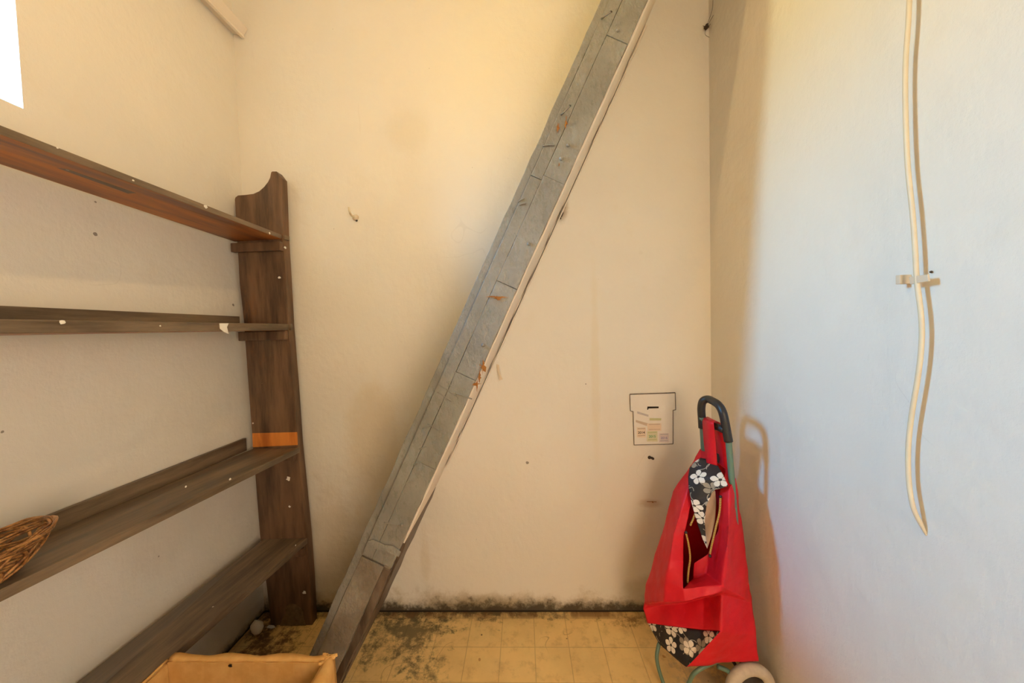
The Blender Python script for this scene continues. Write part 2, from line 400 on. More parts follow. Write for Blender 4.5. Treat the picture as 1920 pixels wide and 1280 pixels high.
# ---------------------------------------------------------------- room
def grid(bm, o, u, v, nu, nv, amp=0, seed=0):
    o, u, v = Vector(o), Vector(u), Vector(v); n = u.cross(v).normalized(); V = []
    for i in range(nu+1):
        V.append([])
        for j in range(nv+1):
            a, b = i/nu, j/nv; w = math.sin(a*7+seed)*math.cos(b*5+seed*2)*.6+math.sin(a*17+b*11+seed)*.4
            e = min(1, 8*a, 8*(1-a), 8*b, 8*(1-b))
            V[-1].append(bm.verts.new(o+u*a+v*b+n*w*amp*e))
    for i in range(nu):
        for j in range(nv): bm.faces.new((V[i][j], V[i+1][j], V[i+1][j+1], V[i][j+1]))
YH = -3.4   # far end of an unseen hall box, added to house the fill lamp
b = bmesh.new(); box(b, (XL-.5, YH-.1, -.1), (XR+.2, YB+.2, 0)); struct('floor', b, M['floor'])
b = bmesh.new(); box(b, (XL-.5, YH-.1, ZC), (XR+.2, YB+.2, ZC+.1)); struct('ceiling', b, M['ceiling'])
b = bmesh.new(); box(b, (XL-.4, YB, 0), (XR+.2, YB+.2, ZC)); struct('wall_back', b, M['wall_back'])
b = bmesh.new(); box(b, (XR, YF, 0), (XR+.2, YB, ZC)); struct('wall_right', b, M['wall_right'])
b = bmesh.new(); box(b, (XL-.4, YF-.1, 0), (-.30, YF, ZC)); box(b, (-.30, YF-.1, 2.12), (XR+.2, YF, ZC)); struct('wall_rear', b, M['ceiling'])  # unseen doorway, opened wide so the added fill lamp reaches the room
b = bmesh.new(); box(b, (XL-.5, YH, 0), (XL-.4, YF-.1, ZC)); struct('wall_added_hall_left', b, M['ceiling'])  # added hall walls, they keep the sky out around the fill lamp
b = bmesh.new(); box(b, (XR+.2, YH, 0), (XR+.3, YF-.1, ZC)); struct('wall_added_hall_right', b, M['ceiling'])
b = bmesh.new(); box(b, (XL-.5, YH-.1, 0), (XR+.3, YH, ZC)); struct('wall_added_hall_end', b, M['ceiling'])
WY0, WY1, WZ0, WZ1, WX = .475, .743, 1.66, 2.18, -1.37
b = bmesh.new()
for lo_, hi_ in (((WX, YF, 0), (XL, YB, WZ0)), ((WX, YF, WZ1), (XL, YB, ZC)), ((WX, YF, WZ0), (XL, WY0, WZ1)), ((WX, WY1, WZ0), (XL, YB, WZ1))): box(b, lo_, hi_)
bmesh.ops.remove_doubles(b, verts=b.verts, dist=1e-5)
struct('wall_left', b, M['wall_left'])
b = bmesh.new(); box(b, (WX+.02, WY0+.003, WZ0+.003), (WX+.026, WY1-.003, WZ1-.003)); win = struct('window_1', b, M['glass'])
b = bmesh.new()
for lo_, hi_ in (((WX, WY0, WZ0), (WX+.045, WY0+.022, WZ1)), ((WX, WY1-.022, WZ0), (WX+.045, WY1, WZ1)), ((WX, WY0+.022, WZ0), (WX+.045, WY1-.022, WZ0+.025)), ((WX, WY0+.022, WZ1-.025), (WX+.045, WY1-.022, WZ1))): box(b, lo_, hi_, .003)
link('window_frame', b, M['white'], win)

# pale timber batten high on the left wall
b = bmesh.new()
prism(b, [at(437, 64, YB-.002), at(457, 68, YB-.002), at(465, 55, YB-.002), (XL+.001, YB-.002, 2.345)], (0, -.9, 0), .002)
box(b, (XL+.036, .45, 2.297), (XL+.046, YB-.004, 2.306))
struct('trim_1', b, M['cream'])

# ---------------------------------------------------------------- shelving unit on the left wall
SY0, SY = .20, 1.275           # ends of the shelves
unit = empty('shelving_unit', (-.98, .75, 0), 'tall dark brown wooden shelving unit with four boards against the left wall', 'shelves')
OUT = [(440,374),(441,370),(446,366),(460,365),(475,363),(486,358),(495,350),(502,341),(506,333),(508,323),(510,321),(518,321),(527,333),(529,380),(531,440),(536,520),(541,610),(550,720),(558,835),(567,925),(575,1008),(581,1090),(585,1173),(508,1174),(500,1100),(493,1050),(487,1000),(473,820),(464,700),(457,600),(449,530),(446,470)]
face = [at(x, y, SY) for x, y in OUT]
for p in face:
    if p.z < .02: p.z = .001
b = bmesh.new(); prism(b, face, (0, .034, 0), .002)
sb = link('side_board', b, M['side'], unit)
# white chips, notch and hinge stub
b = bmesh.new(); P = [at(473, 812, SY-.0012), at(557, 810, SY-.0012), at(558, 834, SY-.0012), at(474, 838, SY-.0012)]; prism(b, P, (0, .0012, 0))
link('bare_wood_patch', b, M['bare'], sb, label='bare orange wood patch')
for k, (x, y, r) in enumerate(((524, 520, .006), (541, 897, .011), (543, 949, .005), (571, 1110, .009), (535, 464, .006))):
    b = bmesh.new(); c0 = at(x, y, SY-.0008); rnd = random.Random(k)
    flake(b, [c0+Vector((math.cos(a)*r*rnd.uniform(.4, 1.1), 0, math.sin(a)*r*rnd.uniform(.5, 1))) for a in [i*.7 for i in range(9)]], (0, -1, 0), .0008, .0005, k)
    link('paint_chip', b, M['paper'], sb)
b = bmesh.new(); flake(b, [at(x, y, SY-.0008) for x, y in ((525,1173),(529,1160),(536,1150),(535,1138),(545,1131),(558,1133),(568,1143),(570,1158),(574,1172))], (0, -1, 0), .0006, .0004, 8); link('worn_patch', b, M['worn'], sb, label='pale worn patch at the foot')
b = bmesh.new(); nearf = [Vector((p.x, SY0-.034, p.z)) for p in face]; prism(b, nearf, (0, .034, 0), .002); link('side_board', b, M['side'], unit)
def atY(A, B, y): f = (y-A.y)/(B.y-A.y); return A+(B-A)*f
def shelf(th, fA, fB, bA, bB, nose=None):
    bm = bmesh.new(); D = Vector((0, 0, -th))
    f0, f1, b0, b1 = atY(fA, fB, SY0), atY(fA, fB, SY), atY(bA, bB, SY0), atY(bA, bB, SY)
    vs = [bm.verts.new(p) for p in (f0, f1, b1, b0, f0+D, f1+D, b1+D, b0+D)]
    for q in ((0,1,2,3), (7,6,5,4), (0,4,5,1), (1,5,6,2), (2,6,7,3), (3,7,4,0)): bm.faces.new([vs[i] for i in q])
    bmesh.ops.recalc_face_normals(bm, faces=bm.faces[:])
    bmesh.ops.bevel(bm, geom=bm.edges[:], offset=.0022, segments=2, affect='EDGES', profile=.6)
    bm.normal_update()
    for f in bm.faces:
        if f.normal.z < -.9: f.material_index = 1
    o = link('shelf', bm, [M['shelf'], M['underside']], unit)
    if nose:
        bm = bmesh.new(); box(bm, (nose[0], SY+.0005, f1.z-th), (nose[1], SY+nose[2], f1.z), .0015); link('nosing', bm, M['shelf'], o)
    return o
U_ = Vector((0, 0, .0165))
sh1 = shelf(.0165, onx(0, 234, -.868), at(529, 440, SY), onx(0, 308, -1.079)+U_, at(440, 453, SY)+U_, (-.905, -.888, .026))
sh2 = shelf(.0245, onx(0, 598, -.866), at(541, 607, SY), Vector((-1.079, .6, 1.181)), at(452, 607, SY), (-.90, -.883, .012))
sh3 = shelf(.021, onx(0, 1105, -.870), at(562, 838, SY), onx(114, 991, -1.079), at(477, 840, SY))
sh4 = shelf(.022, onx(331, 1238, -.864)+Vector((0,0,.022)), at(576, 1008, SY), onx(143, 1280, -1.084), at(494, 1010, SY))
for z, h, s in ((1.183, .035, sh2), (.712, .036, sh3)):
    b = bmesh.new(); box(b, (-1.092, SY0, z-.012), (-1.0795, SY-.001, z+h), .0015); link('back_rail', b, M['shelf'], unit)
for z, x0, x1, h in ((1.492, -1.085, -.895, .034), (1.1585, -1.075, -.893, .034), (.693, -1.06, -.882, .03), (.317, -1.05, -.868, .03)):
    b = bmesh.new(); box(b, (x0, SY-.019, z-h), (x1, SY-.0005, z), .003); link('cleat', b, M['side'], unit)
# paint chips and a torn paper scrap on the shelf edges
b = bmesh.new(); flake(b, [onx(x, y, -.8655) for x, y in ((411,606),(428,606),(425,613),(428,626),(419,622),(412,616))], (1, 0, 0), .0008, .001, 3)
link('paper_scrap', b, M['paper'], sh2, label='torn white paper scrap')
for k, (x, y, z, r, s) in enumerate(((116, 604, 0, .005, sh2), (300, 611, 0, .0025, sh2), (385, 387, 1.509, .006, sh1), (249, 338, 1.509, .003, sh1), (107, 277, 0, .002, sh1), (505, 437, 0, .005, sh1), (431, 898, 0, .004, sh3), (348, 912, 0, .003, sh3), (554, 1022, 0, .004, sh4), (559, 1028, 0, .004, sh4))):
    b = bmesh.new(); c0 = onx(x, y, -.8655 if s in (sh2, sh4) else (-.867 if s is sh1 else -.8715)); rnd = random.Random(k+20)
    flake(b, [c0+Vector((0, math.cos(a)*r*rnd.uniform(.5, 1), math.sin(a)*r*rnd.uniform(.5, 1))) for a in [i*.8 for i in range(8)]], (1, 0, 0), .0006, .0008, k)
    link('paint_chip', b, M['paper'], s)

# ---------------------------------------------------------------- wicker basket on the third shelf
bk = empty('wicker_basket', (-.935, .515, .7295), 'brown woven wicker basket lying on the third shelf at the left edge', 'basket')
BC = Vector((-.935, .482, 0)); BZ = .7295
def oval(a, rx, ry, z, point=.0): return Vector((BC.x+rx*math.cos(a), BC.y+ry*math.sin(a)*(1+point*abs(math.sin(a))**6), z))
b = bmesh.new()
N = 64
for k in range(8):
    rnd = random.Random(k); dx, dz = rnd.uniform(-.005, .005), rnd.uniform(-.007, .007); ph = rnd.uniform(0, 6)
    path = [oval(2*math.pi*i/N, .095+dx+.0022*math.sin(i*.8+ph), .135+dx, BZ+.054+dz+.0025*math.sin(i*.7+ph*2)+.012*abs(math.sin(2*math.pi*i/N))**3) for i in range(N)]
    tube(b, path, .0021, 6, closed=True)
link('rim', b, M['wicker'], bk, True)
b = bmesh.new()
for k in range(17):
    a = 2*math.pi*k/17
    for s in (-1, 1):
        pts = []
        for i in range(9):
            t_ = i/8; aa = a+s*.55*t_; f = 1-.38*t_**1.6
            pts.append(oval(aa, .093*f, .132*f, BZ+.053*(1-t_)**1.3+.002+(.010*abs(math.sin(aa))**3)*(1-t_)))
        tube(b, spline(pts, 3), .0023, 6)
for j in range(4):
    f = .64+.085*j; z = BZ+.004+.011*j
    for q in range(2):
        path = [oval(2*math.pi*i/N, .093*f+.003*math.sin(i*2.2+q*3.1), .132*f+.003*math.sin(i*2.2+q*3.1), z+q*.004+.002*math.sin(i*.9)) for i in range(N)]
        tube(b, path, .0022, 6, closed=True)
link('woven_side', b, M['wicker'], bk, True)
b = bmesh.new()
for k in range(12):
    x = -.052+k*.0095; ly = .088*math.sqrt(max(.05, 1-(x/.062)**2))
    tube(b, [Vector((BC.x+x+.001*math.sin(i), BC.y-ly+2*ly*i/14, BZ+.003+.0018*math.sin(i*1.6+k*3.14))) for i in range(15)], .0019, 6)
for k in range(11):
    y = -.08+k*.016; lx = .06*math.sqrt(max(.05, 1-(y/.09)**2))
    tube(b, [Vector((BC.x-lx+2*lx*i/8, BC.y+y, BZ+.004+.0018*math.sin(i*1.6+k*3.14+1.5))) for i in range(9)], .0019, 6)
link('woven_base', b, M['wicker'], bk, True)
b = bmesh.new()   # loose handle splints folded down across the basket
for k in range(4):
    o_ = (k-1.5)*.0045; rnd = random.Random(k+60)
    pts = [oval(1.45+o_*3, .09, .133, BZ+.060), Vector((BC.x+.045+o_, BC.y+.075, BZ+.070+rnd.uniform(-.004, .004))), Vector((BC.x+.062+o_, BC.y-.01, BZ+.073+rnd.uniform(-.005, .005))), Vector((BC.x+.05+o_, BC.y-.09, BZ+.067)), oval(-1.3, .09, .13, BZ+.058)]
    tube(b, spline(pts, 8), .002, 6)
for k in range(5):
    o_ = (k-2)*.005
    pts = [oval(2.3+o_*4, .09, .13, BZ+.055), Vector((BC.x-.02, BC.y+.05+o_, BZ+.052)), Vector((BC.x+.03, BC.y+.02+o_, BZ+.047)), oval(.3+o_*4, .088, .13, BZ+.054)]
    tube(b, spline(pts, 8), .002, 6)
link('handle', b, M['wicker'], bk, True)
for o in bk.children:                      # the basket follows the shelf, which dips towards the wall
    for v in o.data.vertices: v.co.z += v.co.x*.135+.0015

# ---------------------------------------------------------------- sloping grey stringer (boxed staircase side) standing in the room
YS = .945
def xl(z): return .348-.487*(2.0-z)
def xu(z): return .228-.487*(2.007-z)
def sp(f, z, y=0):
    """f 0..1 across the face (upper edge to lower edge), z measured at the upper edge, square to the slope"""
    x0 = xu(z); dz = -(.130/(1+.487**2))*.487*f; return Vector((x0+(.130/(1+.487**2))*f, y, z+dz))
ZT = 2.74
def quad(f0, f1, z0, z1, y0, y1, bev=.001, wob=0, seed=0):
    """board between f0..f1, z0..z1; long edges slightly uneven"""
    rnd = random.Random(seed); n = max(2, int((z1-z0)/.04)); bm = bmesh.new()
    A = [sp(f0+rnd.uniform(-wob, wob), z0+(z1-z0)*i/n, y0) for i in range(n+1)]
    B = [sp(f1+rnd.uniform(-wob, wob), z0+(z1-z0)*i/n, y0) for i in range(n+1)]
    for p in A+B:
        if p.z < .001: p.x += (.001-p.z)*.487; p.z = .001
    prism(bm, A+B[::-1], (0, y1-y0, 0), bev); return bm
root = empty('stair_stringer', (-.69, 1.14, 0), 'grey painted sloping timber stair stringer rising from the floor to the upper right', 'beam')
link('core', quad(.02, .965, .035, ZT, YS+.013, YB-.004), M['grey_low'], root)
link('face_strip', quad(0, .179, .03, ZT, YS+.008, YS+.0128, .0015, .012, 1), M['grey'], root)
link('face_board', quad(.182, .457, .515, 1.5665, YS, YS+.0128, .002, .003, 2), M['grey'], root)
ZJ = [.515, .80, 1.05, 1.30, 1.580]
for i in range(4):
    link('face_board', quad(.460, .985, ZJ[i], ZJ[i+1]-.0004, YS-.0005*(i % 2), YS+.0128, .0022, .007, 4+i), M['grey'], root)
link('face_board', quad(.182, .457, 1.568, ZT, YS+.001, YS+.0128, .002, .004, 12), M['grey'], root)
link('face_board', quad(.460, .985, 1.58, 1.94, YS+.001, YS+.0128, .002, .004, 13), M['grey'], root)
link('face_board', quad(.460, .985, 1.9415, ZT, YS+.0005, YS+.0128, .002, .004, 14), M['grey'], root)
link('base_board', quad(.182, .80, .03, .505, YS+.006, YS+.0128, .002, .005, 20), M['grey_low'], root, label='worn lower board with rust stains')
link('base_edge', quad(.815, 1.0, .03, .50, YS+.011, YS+.05, .002, .02, 21), M['brownwood'], root)
link('soffit_panel', quad(.972, 1.02, .575, ZT, YS+.022, YB-.002, .0015, .012, 22), M['cream'], root, label='cream painted underside panel')
link('soffit_panel', quad(.972, 1.03, .085, .57, YS+.055, YB-.002, .0015, .03, 23), M['brownwood'], root, label='unpainted dark lower underside')
link('corner_bead', quad(1.02, 1.10, .66, 2.3, YB-.03, YB-.001, .004, .02, 24), M['cream'], root, label='cream plaster fillet along the wall')
# ragged lower end of the cladding, dents, screws, cross seams
b = bmesh.new(); flake(b, [at(x, y, YS-.001) for x, y in ((690,1013),(700,1010),(722,1020),(738,1022),(752,1034),(748,1042),(735,1036),(715,1028),(700,1026))], (0, -1, 0), .003, .003, 4)
link('torn_edge', b, M['grey'], root)
for k, (x, y, r) in enumerate(((1065, 272, .008), (1052, 297, .009), (991, 457, .008), (906, 647, .009), (753, 984, .008), (1158, 57, .007))):
    b = bmesh.new(); dome(b, at(x, y, YS-.001), (0, -1, 0), r*.62, .0045); link('screw_head', b, M['grey'], root, True)
for k, (x0, y0, x1, y1) in enumerate(((822,720,858,744),(820,735,846,752),(845,735,885,748),(792,803,806,800),(786,842,800,838),(775,872,790,867),(760,906,775,902),(972,378,983,372),(974,384,986,381),(720,980,752,985),(802,795,822,806),(1018,273,1040,272),(838,716,846,724))):
    b = bmesh.new(); A, B = at(x0, y0, YS-.001), at(x1, y1, YS-.001); A.y = B.y = YS; tube(b, spline([A, (A+B)/2+Vector((0,-.001,.001)), B], 4), .0019, 8); link('paint_ridge', b, M['grey'], root, True)
for k, (x, y, dx, dy) in enumerate(((1052, 215, 14, -17), (1128, 35, 15, -13))):
    b = bmesh.new(); A = at(x, y, YS+.002); Bp = at(x+5, y-4, YS-.02); tube(b, spline([A, A.lerp(Bp, .6), Bp, at(x+dx+3, y+dy, YS-.024)], 5), .0022, 8)
    dome(b, at(x+dx+3, y+dy, YS-.024), (.5, 0, 1), .003, .001); link('bent_nail', b, M['steel'], root, True)
for k, (cx, cy, w, h, n) in enumerate(((905, 688, 6, 13, 19), (894, 720, 8, 12, 21), (900, 705, 3, 20, 17), (1046, 240, 3, 9, 17), (1061, 232, 3, 12, 17), (932, 557, 19, 5, 23), (1048, 310, 2, 4, 7))):
    b = bmesh.new(); rnd = random.Random(k+30)
    flake(b, [at(cx+math.cos(2*math.pi*i/n)*w*rnd.choice((.25,.6,1.2)), cy+math.sin(2*math.pi*i/n)*h*rnd.choice((.25,.6,1.2)), YS-(.003 if k < 3 else .0012)) for i in range(n)], (0, -1, 0), .0006, .001, k)
    link('rust_flake', b, M['rust'], root)

# torn paper strip hanging by the beam on the back wall
b = bmesh.new(); flake(b, [at(x, y, YB-.002) for x, y in ((931,682),(936,684),(940,705),(943,711),(936,713),(934,703))], (0,-1,0), .0006, .004, 2)
tag(link('paper_strip', b, M['clip']), 'small torn cream paper strip on the back wall just right of the beam', 'scrap')
b = bmesh.new()
for k, (x, y) in enumerate(((1052,400),(1056,388),(1060,372),(1064,358),(1050,408))):
    blob(b, at(x, y, YB-.006), .009-.001*k, (.8, .6, 1.2), .45, k)
tag(link('cobweb_clump', b, M['hub']), 'small dark clump of cobweb and dirt beside the upper part of the beam', 'cobweb')
b = bmesh.new()
for k, pts in enumerate((((1325,50),(1340,25),(1352,8),(1362,-10)), ((1325,50),(1322,64),(1330,70)), ((1318,48),(1325,52),(1332,45)), ((1325,48),(1335,20),(1337,0)))):
    tube(b, spline([at(x, y, YB-.006-.03*j) for j, (x, y) in enumerate(pts)], 4), .0007, 5)
blob(b, at(1325, 50, YB-.008), .009, (1, .7, 1), .5, 9)
tag(link('cobweb', b, M['hub']), 'wispy dark cobweb in the upper right corner of the room', 'cobweb')

# ---------------------------------------------------------------- wall hook
hk = empty('wall_hook', at(667, 408, YB), 'small cream painted hook screwed to the back wall left of the beam', 'hook')
c0 = at(667, 408, YB)
b = bmesh.new(); dome(b, c0+Vector((0, -.001, 0)), (0, -1, 0), .013, .008, 14); link('base_plate', b, M['clip'], hk, True)
b = bmesh.new(); tube(b, spline([c0+Vector((0,0,0)), c0+Vector((-.006,-.022,.002)), at(656, 398, YB-.045), at(654, 388, YB-.047)], 6), lambda t_: .0042-.001*t_, 10)
link('hook_arm', b, M['pvc'], hk, True)
b = bmesh.new(); dome(b, c0+Vector((.004, -.002, -.012)), (0, -1, 0), .0045, .004); link('screw', b, M['hub'], hk, True)

# ---------------------------------------------------------------- hatch with stickers
hatch = empty('meter_hatch', at(1225, 834, YB), 'cream T-shaped hatch with dark outline and year stickers low on the back wall', 'hatch')
hp = [(1181,739),(1266,736),(1267,768),(1262,769),(1262,832),(1189,834),(1187,771),(1182,770)]
b = bmesh.new(); prism(b, [at(x, y, YB-.0032) for x, y in hp], (0, .0032, 0)); link('panel', b, M['hatch'], hatch)
b = bmesh.new(); H = [at(x, y, YB-.0038) for x, y in hp]
for i in range(len(H)):
    tube(b, spline([H[i], H[i].lerp(H[(i+1) % len(H)], .5)+Vector((0, 0, random.uniform(-.0006, .0006))), H[(i+1) % len(H)]], 3), .0013 if i != 0 else .0019, 6)
link('outline_gap', b, M['brownwood'], hatch)
b = bmesh.new(); prism(b, [at(x, y, YB-.0040) for x, y in ((1214,762),(1235,762),(1235,765),(1216,765.5),(1215,768),(1213.6,768))], (0, .0008, 0)); link('finger_slot', b, M['dark'], hatch)
def text(parent, s, c0, size, mat, rot=0, name='year_text'):
    cu = bpy.data.curves.new(name, 'FONT'); cu.body = s; cu.size = size; cu.align_x = 'CENTER'; cu.align_y = 'CENTER'; cu.extrude = .0001; cu.offset = size*.02
    o = bpy.data.objects.new('tmp', cu); COL.objects.link(o); dg = bpy.context.evaluated_depsgraph_get(); dg.update()
    me = bpy.data.meshes.new_from_object(o.evaluated_get(dg)); bpy.data.objects.remove(o)
    m4 = Matrix.Translation(Vector(c0)-off(parent)) @ Matrix.Rotation(rot, 4, 'Y') @ Matrix.Rotation(math.pi/2, 4, 'X')
    me.transform(m4); me.materials.clear(); me.materials.append(mat); me.name = name
    q = bpy.data.objects.new(name, me); COL.objects.link(q); q.parent = parent; return q
ink = {'k': flat('black_ink', (.06, .04, .03)), 'g': flat('green_ink', (.10, .36, .16)), 'b': flat('violet_ink', (.28, .26, .42)), 'y': flat('lime_ink', (.52, .52, .28)), 't': flat('faded_brown_ink', (.55, .43, .33)), 'u': flat('faded_grey_ink', (.48, .45, .46))}
stk = {'a': flat('peach_sticker', (.77, .64, .50), .5), 'b': flat('pale_green_sticker', (.66, .62, .42), .5), 'c': flat('pale_lilac_sticker', (.68, .58, .56), .5), 'd': flat('cream_sticker', (.74, .60, .46), .5)}
def sticker(x0, y0, x1, y1, mat, label, year=None, inkm=None, bar=None):
    b = bmesh.new(); prism(b, [at(x, y, YB-.0040) for x, y in ((x0,y0),(x1,y0),(x1,y1),(x0,y1))], (0, .0007, 0)); o = link('sticker', b, mat, hatch, label=label)
    if year: text(o, year, at((x0+x1)/2, y0*.48+y1*.52, YB-.0043), .0135, inkm)
    if bar:
        for fy in ((.08, .20), (.78, .88)):
            b = bmesh.new(); prism(b, [at(x0+(x1-x0)*fx, y0+(y1-y0)*q, YB-.0043) for fx, q in ((.1, fy[0]), (.92, fy[0]-.04), (.92, fy[1]-.04), (.1, fy[1]))], (0, .0003, 0))
            link('printed_line', b, bar, o)
    return o
sticker(1194, 801, 1211, 820, stk['a'], 'peach sticker reading 2014', '2014', ink['k'], ink['t'])
sticker(1213, 808, 1233, 827.5, stk['b'], 'pale green sticker reading 2015', '2015', ink['g'], ink['y'])
sticker(1236, 812, 1254, 829, stk['c'], 'lilac sticker reading 2016', '2016', ink['b'], ink['u'])
sticker(1214, 793.5, 1240, 807.5, stk['d'], 'worn blank cream sticker', None, None, ink['t'])
for (pts, m, lb) in ((((1195,771),(1216,777.5),(1215.5,781),(1195,775)), ink['u'], 'faded grey printed strip'), (((1218,783.5),(1240,784),(1239.5,788),(1218,788)), ink['y'], 'lime green printed strip'), (((1192,787),(1214,793),(1213,798.5),(1192,791)), ink['t'], 'faded brown printed strip')):
    b = bmesh.new(); prism(b, [at(x, y, YB-.0040) for x, y in pts], (0, .0006, 0)); link('sticker', b, m, hatch, label=lb)

# plug hole and old nail under the hatch
b = bmesh.new(); c0 = at(1222, 858, YB); tube(b, [c0+Vector((0, .0, 0)), c0+Vector((.001, -.012, .001))], .0048, 10); dome(b, c0+Vector((-.009, -.001, .002)), (0,-1,0), .007, .003)
tag(link('wall_plug', b, M['hub']), 'short dark plug sticking out of the back wall just below the hatch', 'wall plug')
b = bmesh.new(); c0 = at(1223, 940, YB); tube(b, [c0, c0+Vector((0, -.008, 0))], .0016, 8); tube(b, [c0+Vector((-.022,-.002,.001)), c0+Vector((.016,-.002,0))], .0012, 6)
tag(link('wall_nail', b, M['rust']), 'tiny rusty nail in the back wall, the lower fixing beneath the hatch', 'nail')

# ---------------------------------------------------------------- cable on the right wall
cb = empty('electric_cable', (.715, .64, 1.2), 'cream electric cable running down the right wall and ending in it', 'cable')
pts = [(.712, .655, 2.72), (.712, .66, 2.3), (.711, .657, 1.95)] + [tuple(onx(x, y, .7065)) for x, y in ((1705,0),(1698,120),(1698,210),(1702,310),(1711,400),(1716,470),(1719,525),(1727,590),(1728,640),(1722,700),(1709,780),(1703,840),(1704,900),(1712,950))] + [tuple(onx(1728, 985, .717)), tuple(onx(1737, 1003, .7245))]
path = spline(pts, 6)
b = bmesh.new(); tube(b, path, lambda t_: .0037 if t_ < .93 else .0037-(t_-.93)*.03, 10); link('sheath', b, M['pvc'], cb, True)
b = bmesh.new()
ca, cbb = onx(1698, 525, .708), onx(1742, 518, .722)
prism(b, [onx(1704,519,.7035), onx(1739,514,.7035), onx(1741,527,.7035), onx(1706,533,.7035)], (.0035, 0, 0), .001)
box(b, (.7030, .660, 1.205), (.7235, .668, 1.222), .001); bmesh.ops.remove_doubles(b, verts=b.verts, dist=1e-6)
clip = link('cable_clip', b, M['clip'], cb)
b = bmesh.new(); dome(b, Vector((.7225, .6285, 1.2215)), (-1, 0, 0), .0022, .003); link('clip_nail', b, M['hub'], clip, True)

# ---------------------------------------------------------------- cardboard box
bx = empty('cardboard_box', (-.66, .60, 0), 'open brown cardboard box with ragged flaps on the floor at the lower left', 'box')
X0, X1, Y0, Y1, BH, T = -.852, -.478, .42, .748, .384, .004
def wallp(name, p0, p1, z0, z1, n, wob, seed, lean=(0,0,0), lean0=(0,0,0), mat=None, lab=None, th=T):
    """upright cardboard sheet from p0 to p1, top edge ragged, top shifted by lean"""
    rnd = random.Random(seed); bm = bmesh.new(); p0, p1 = Vector(p0), Vector(p1); d = p1-p0; nrm = Vector((d.y, -d.x, 0)).normalized()
    rows = []
    for j in range(5):
        f = j/4; row = []
        for i in range(n+1):
            p = p0+d*(i/n); z = z0+(z1-z0)*f; w = rnd.uniform(-wob, wob) if j == 4 else 0
            q = Vector((p.x, p.y, z+w))+Vector(lean)*f*f+Vector(lean0)
            row.append((bm.verts.new(q-nrm*th/2), bm.verts.new(q+nrm*th/2)))
        rows.append(row)
    for j in range(4):
        for i in range(n):
            for s in (0, 1):
                f_ = (rows[j][i][s], rows[j][i+1][s], rows[j+1][i+1][s], rows[j+1][i][s]); bm.faces.new(f_ if s else f_[::-1])
    for i in range(n):
        bm.faces.new((rows[4][i][0], rows[4][i+1][0], rows[4][i+1][1], rows[4][i][1])); bm.faces.new((rows[0][i+1][0], rows[0][i][0], rows[0][i][1], rows[0][i+1][1]))
    for j in range(4):
        bm.faces.new((rows[j][0][0], rows[j+1][0][0], rows[j+1][0][1], rows[j][0][1])); bm.faces.new((rows[j+1][n][0], rows[j][n][0], rows[j][n][1], rows[j+1][n][1]))
    bmesh.ops.recalc_face_normals(bm, faces=bm.faces)
    return link(name, bm, mat or M['card'], bx, label=lab)
wallp('side_panel', (X0, Y1, 0), (X1, Y1, 0), .004, BH, 30, .0012, 1)
wallp('side_panel', (X0, Y0, 0), (X0, Y1-.003, 0), .004, BH-.003, 20, .001, 2)
wallp('side_panel', (X1, Y0, 0), (X1, Y1-.003, 0), .004, BH, 20, .0015, 3)
wallp('side_panel', (X0, Y0, 0), (X1, Y0, 0), .004, BH, 20, .001, 4)
b = bmesh.new(); box(b, (X0+.003, Y0+.003, .0005), (X1-.003, Y1-.003, .005)); link('bottom_panel', b, M['card'], bx)
# flaps folded outward and hanging down: a bend at the top edge, then down
def flap(name, p0, p1, out, drop, n, seed, ragged=.004, gap=.012):
    rnd = random.Random(seed); bm = bmesh.new(); p0, p1, out = Vector(p0), Vector(p1), Vector(out); d = p1-p0; rows = []
    prof = [(0, 0), (.3, .004), (.75, .003), (1.0, -.008), (1.1, -.05), (1.2, -drop*.6), (1.25, -drop)]
    for k, (o, zz) in enumerate(prof):
        row = []
        for i in range(n+1):
            p = p0+d*(i/n)+out*(o*gap*(1+.25*math.sin(i*.6+seed)))+Vector((0, 0, zz+(rnd.uniform(-ragged, ragged) if k == 6 else .0008*math.sin(i*1.3+seed))))
            row.append(bm.verts.new(p))
        rows.append(row)
    for k in range(len(prof)-1):
        for i in range(n): bm.faces.new((rows[k][i], rows[k][i+1], rows[k+1][i+1], rows[k+1][i]))
    o = link(name, bm, M['card'], bx, True); s = o.modifiers.new('thick', 'SOLIDIFY'); s.thickness = .003; s.offset = 0; return o
flap('flap', (X0, Y1, BH), (X1+.004, Y1, BH), (0, 1, 0), .15, 30, 1, gap=.018)
flap('flap', (X1, Y0, BH), (X1, Y1+.012, BH), (1, 0, 0), .19, 24, 2, gap=.020)
flap('flap', (X0, Y0, BH), (X0, Y1, BH), (-1, 0, 0), .014, 24, 3, gap=.004, ragged=.001)
b = bmesh.new(); prism(b, [(X0+.0035, Y1-.055, BH-.012), (X0+.0035, Y1-.085, BH-.012), (X0+.0035, Y1-.075, BH-.13), (X0+.0035, Y1-.03, BH-.13)], (.0012, 0, 0)); link('tape_strip', b, M['tape'], bx)
b = bmesh.new(); blob(b, (X0+.155, Y1-.006, BH-.004), .0035, (1.3, .5, .8), .4, 2); link('dirt_spot', b, M['dark'], bx)
b = bmesh.new()
for k in range(14):
    rnd = random.Random(k); p = Vector((X1+.006+rnd.uniform(-.018, .014), Y1+rnd.uniform(-.008, .016), BH+.002)); blob(b, p, rnd.uniform(.003, .006), (1.2, 1, .8), .5, k)
link('frayed_corner', b, M['card'], bx)

# ---------------------------------------------------------------- shopping trolley
tr = empty('shopping_trolley', (.60, 1.08, 0), 'red shopping trolley bag on a green metal frame in the right corner', 'shopping trolley')
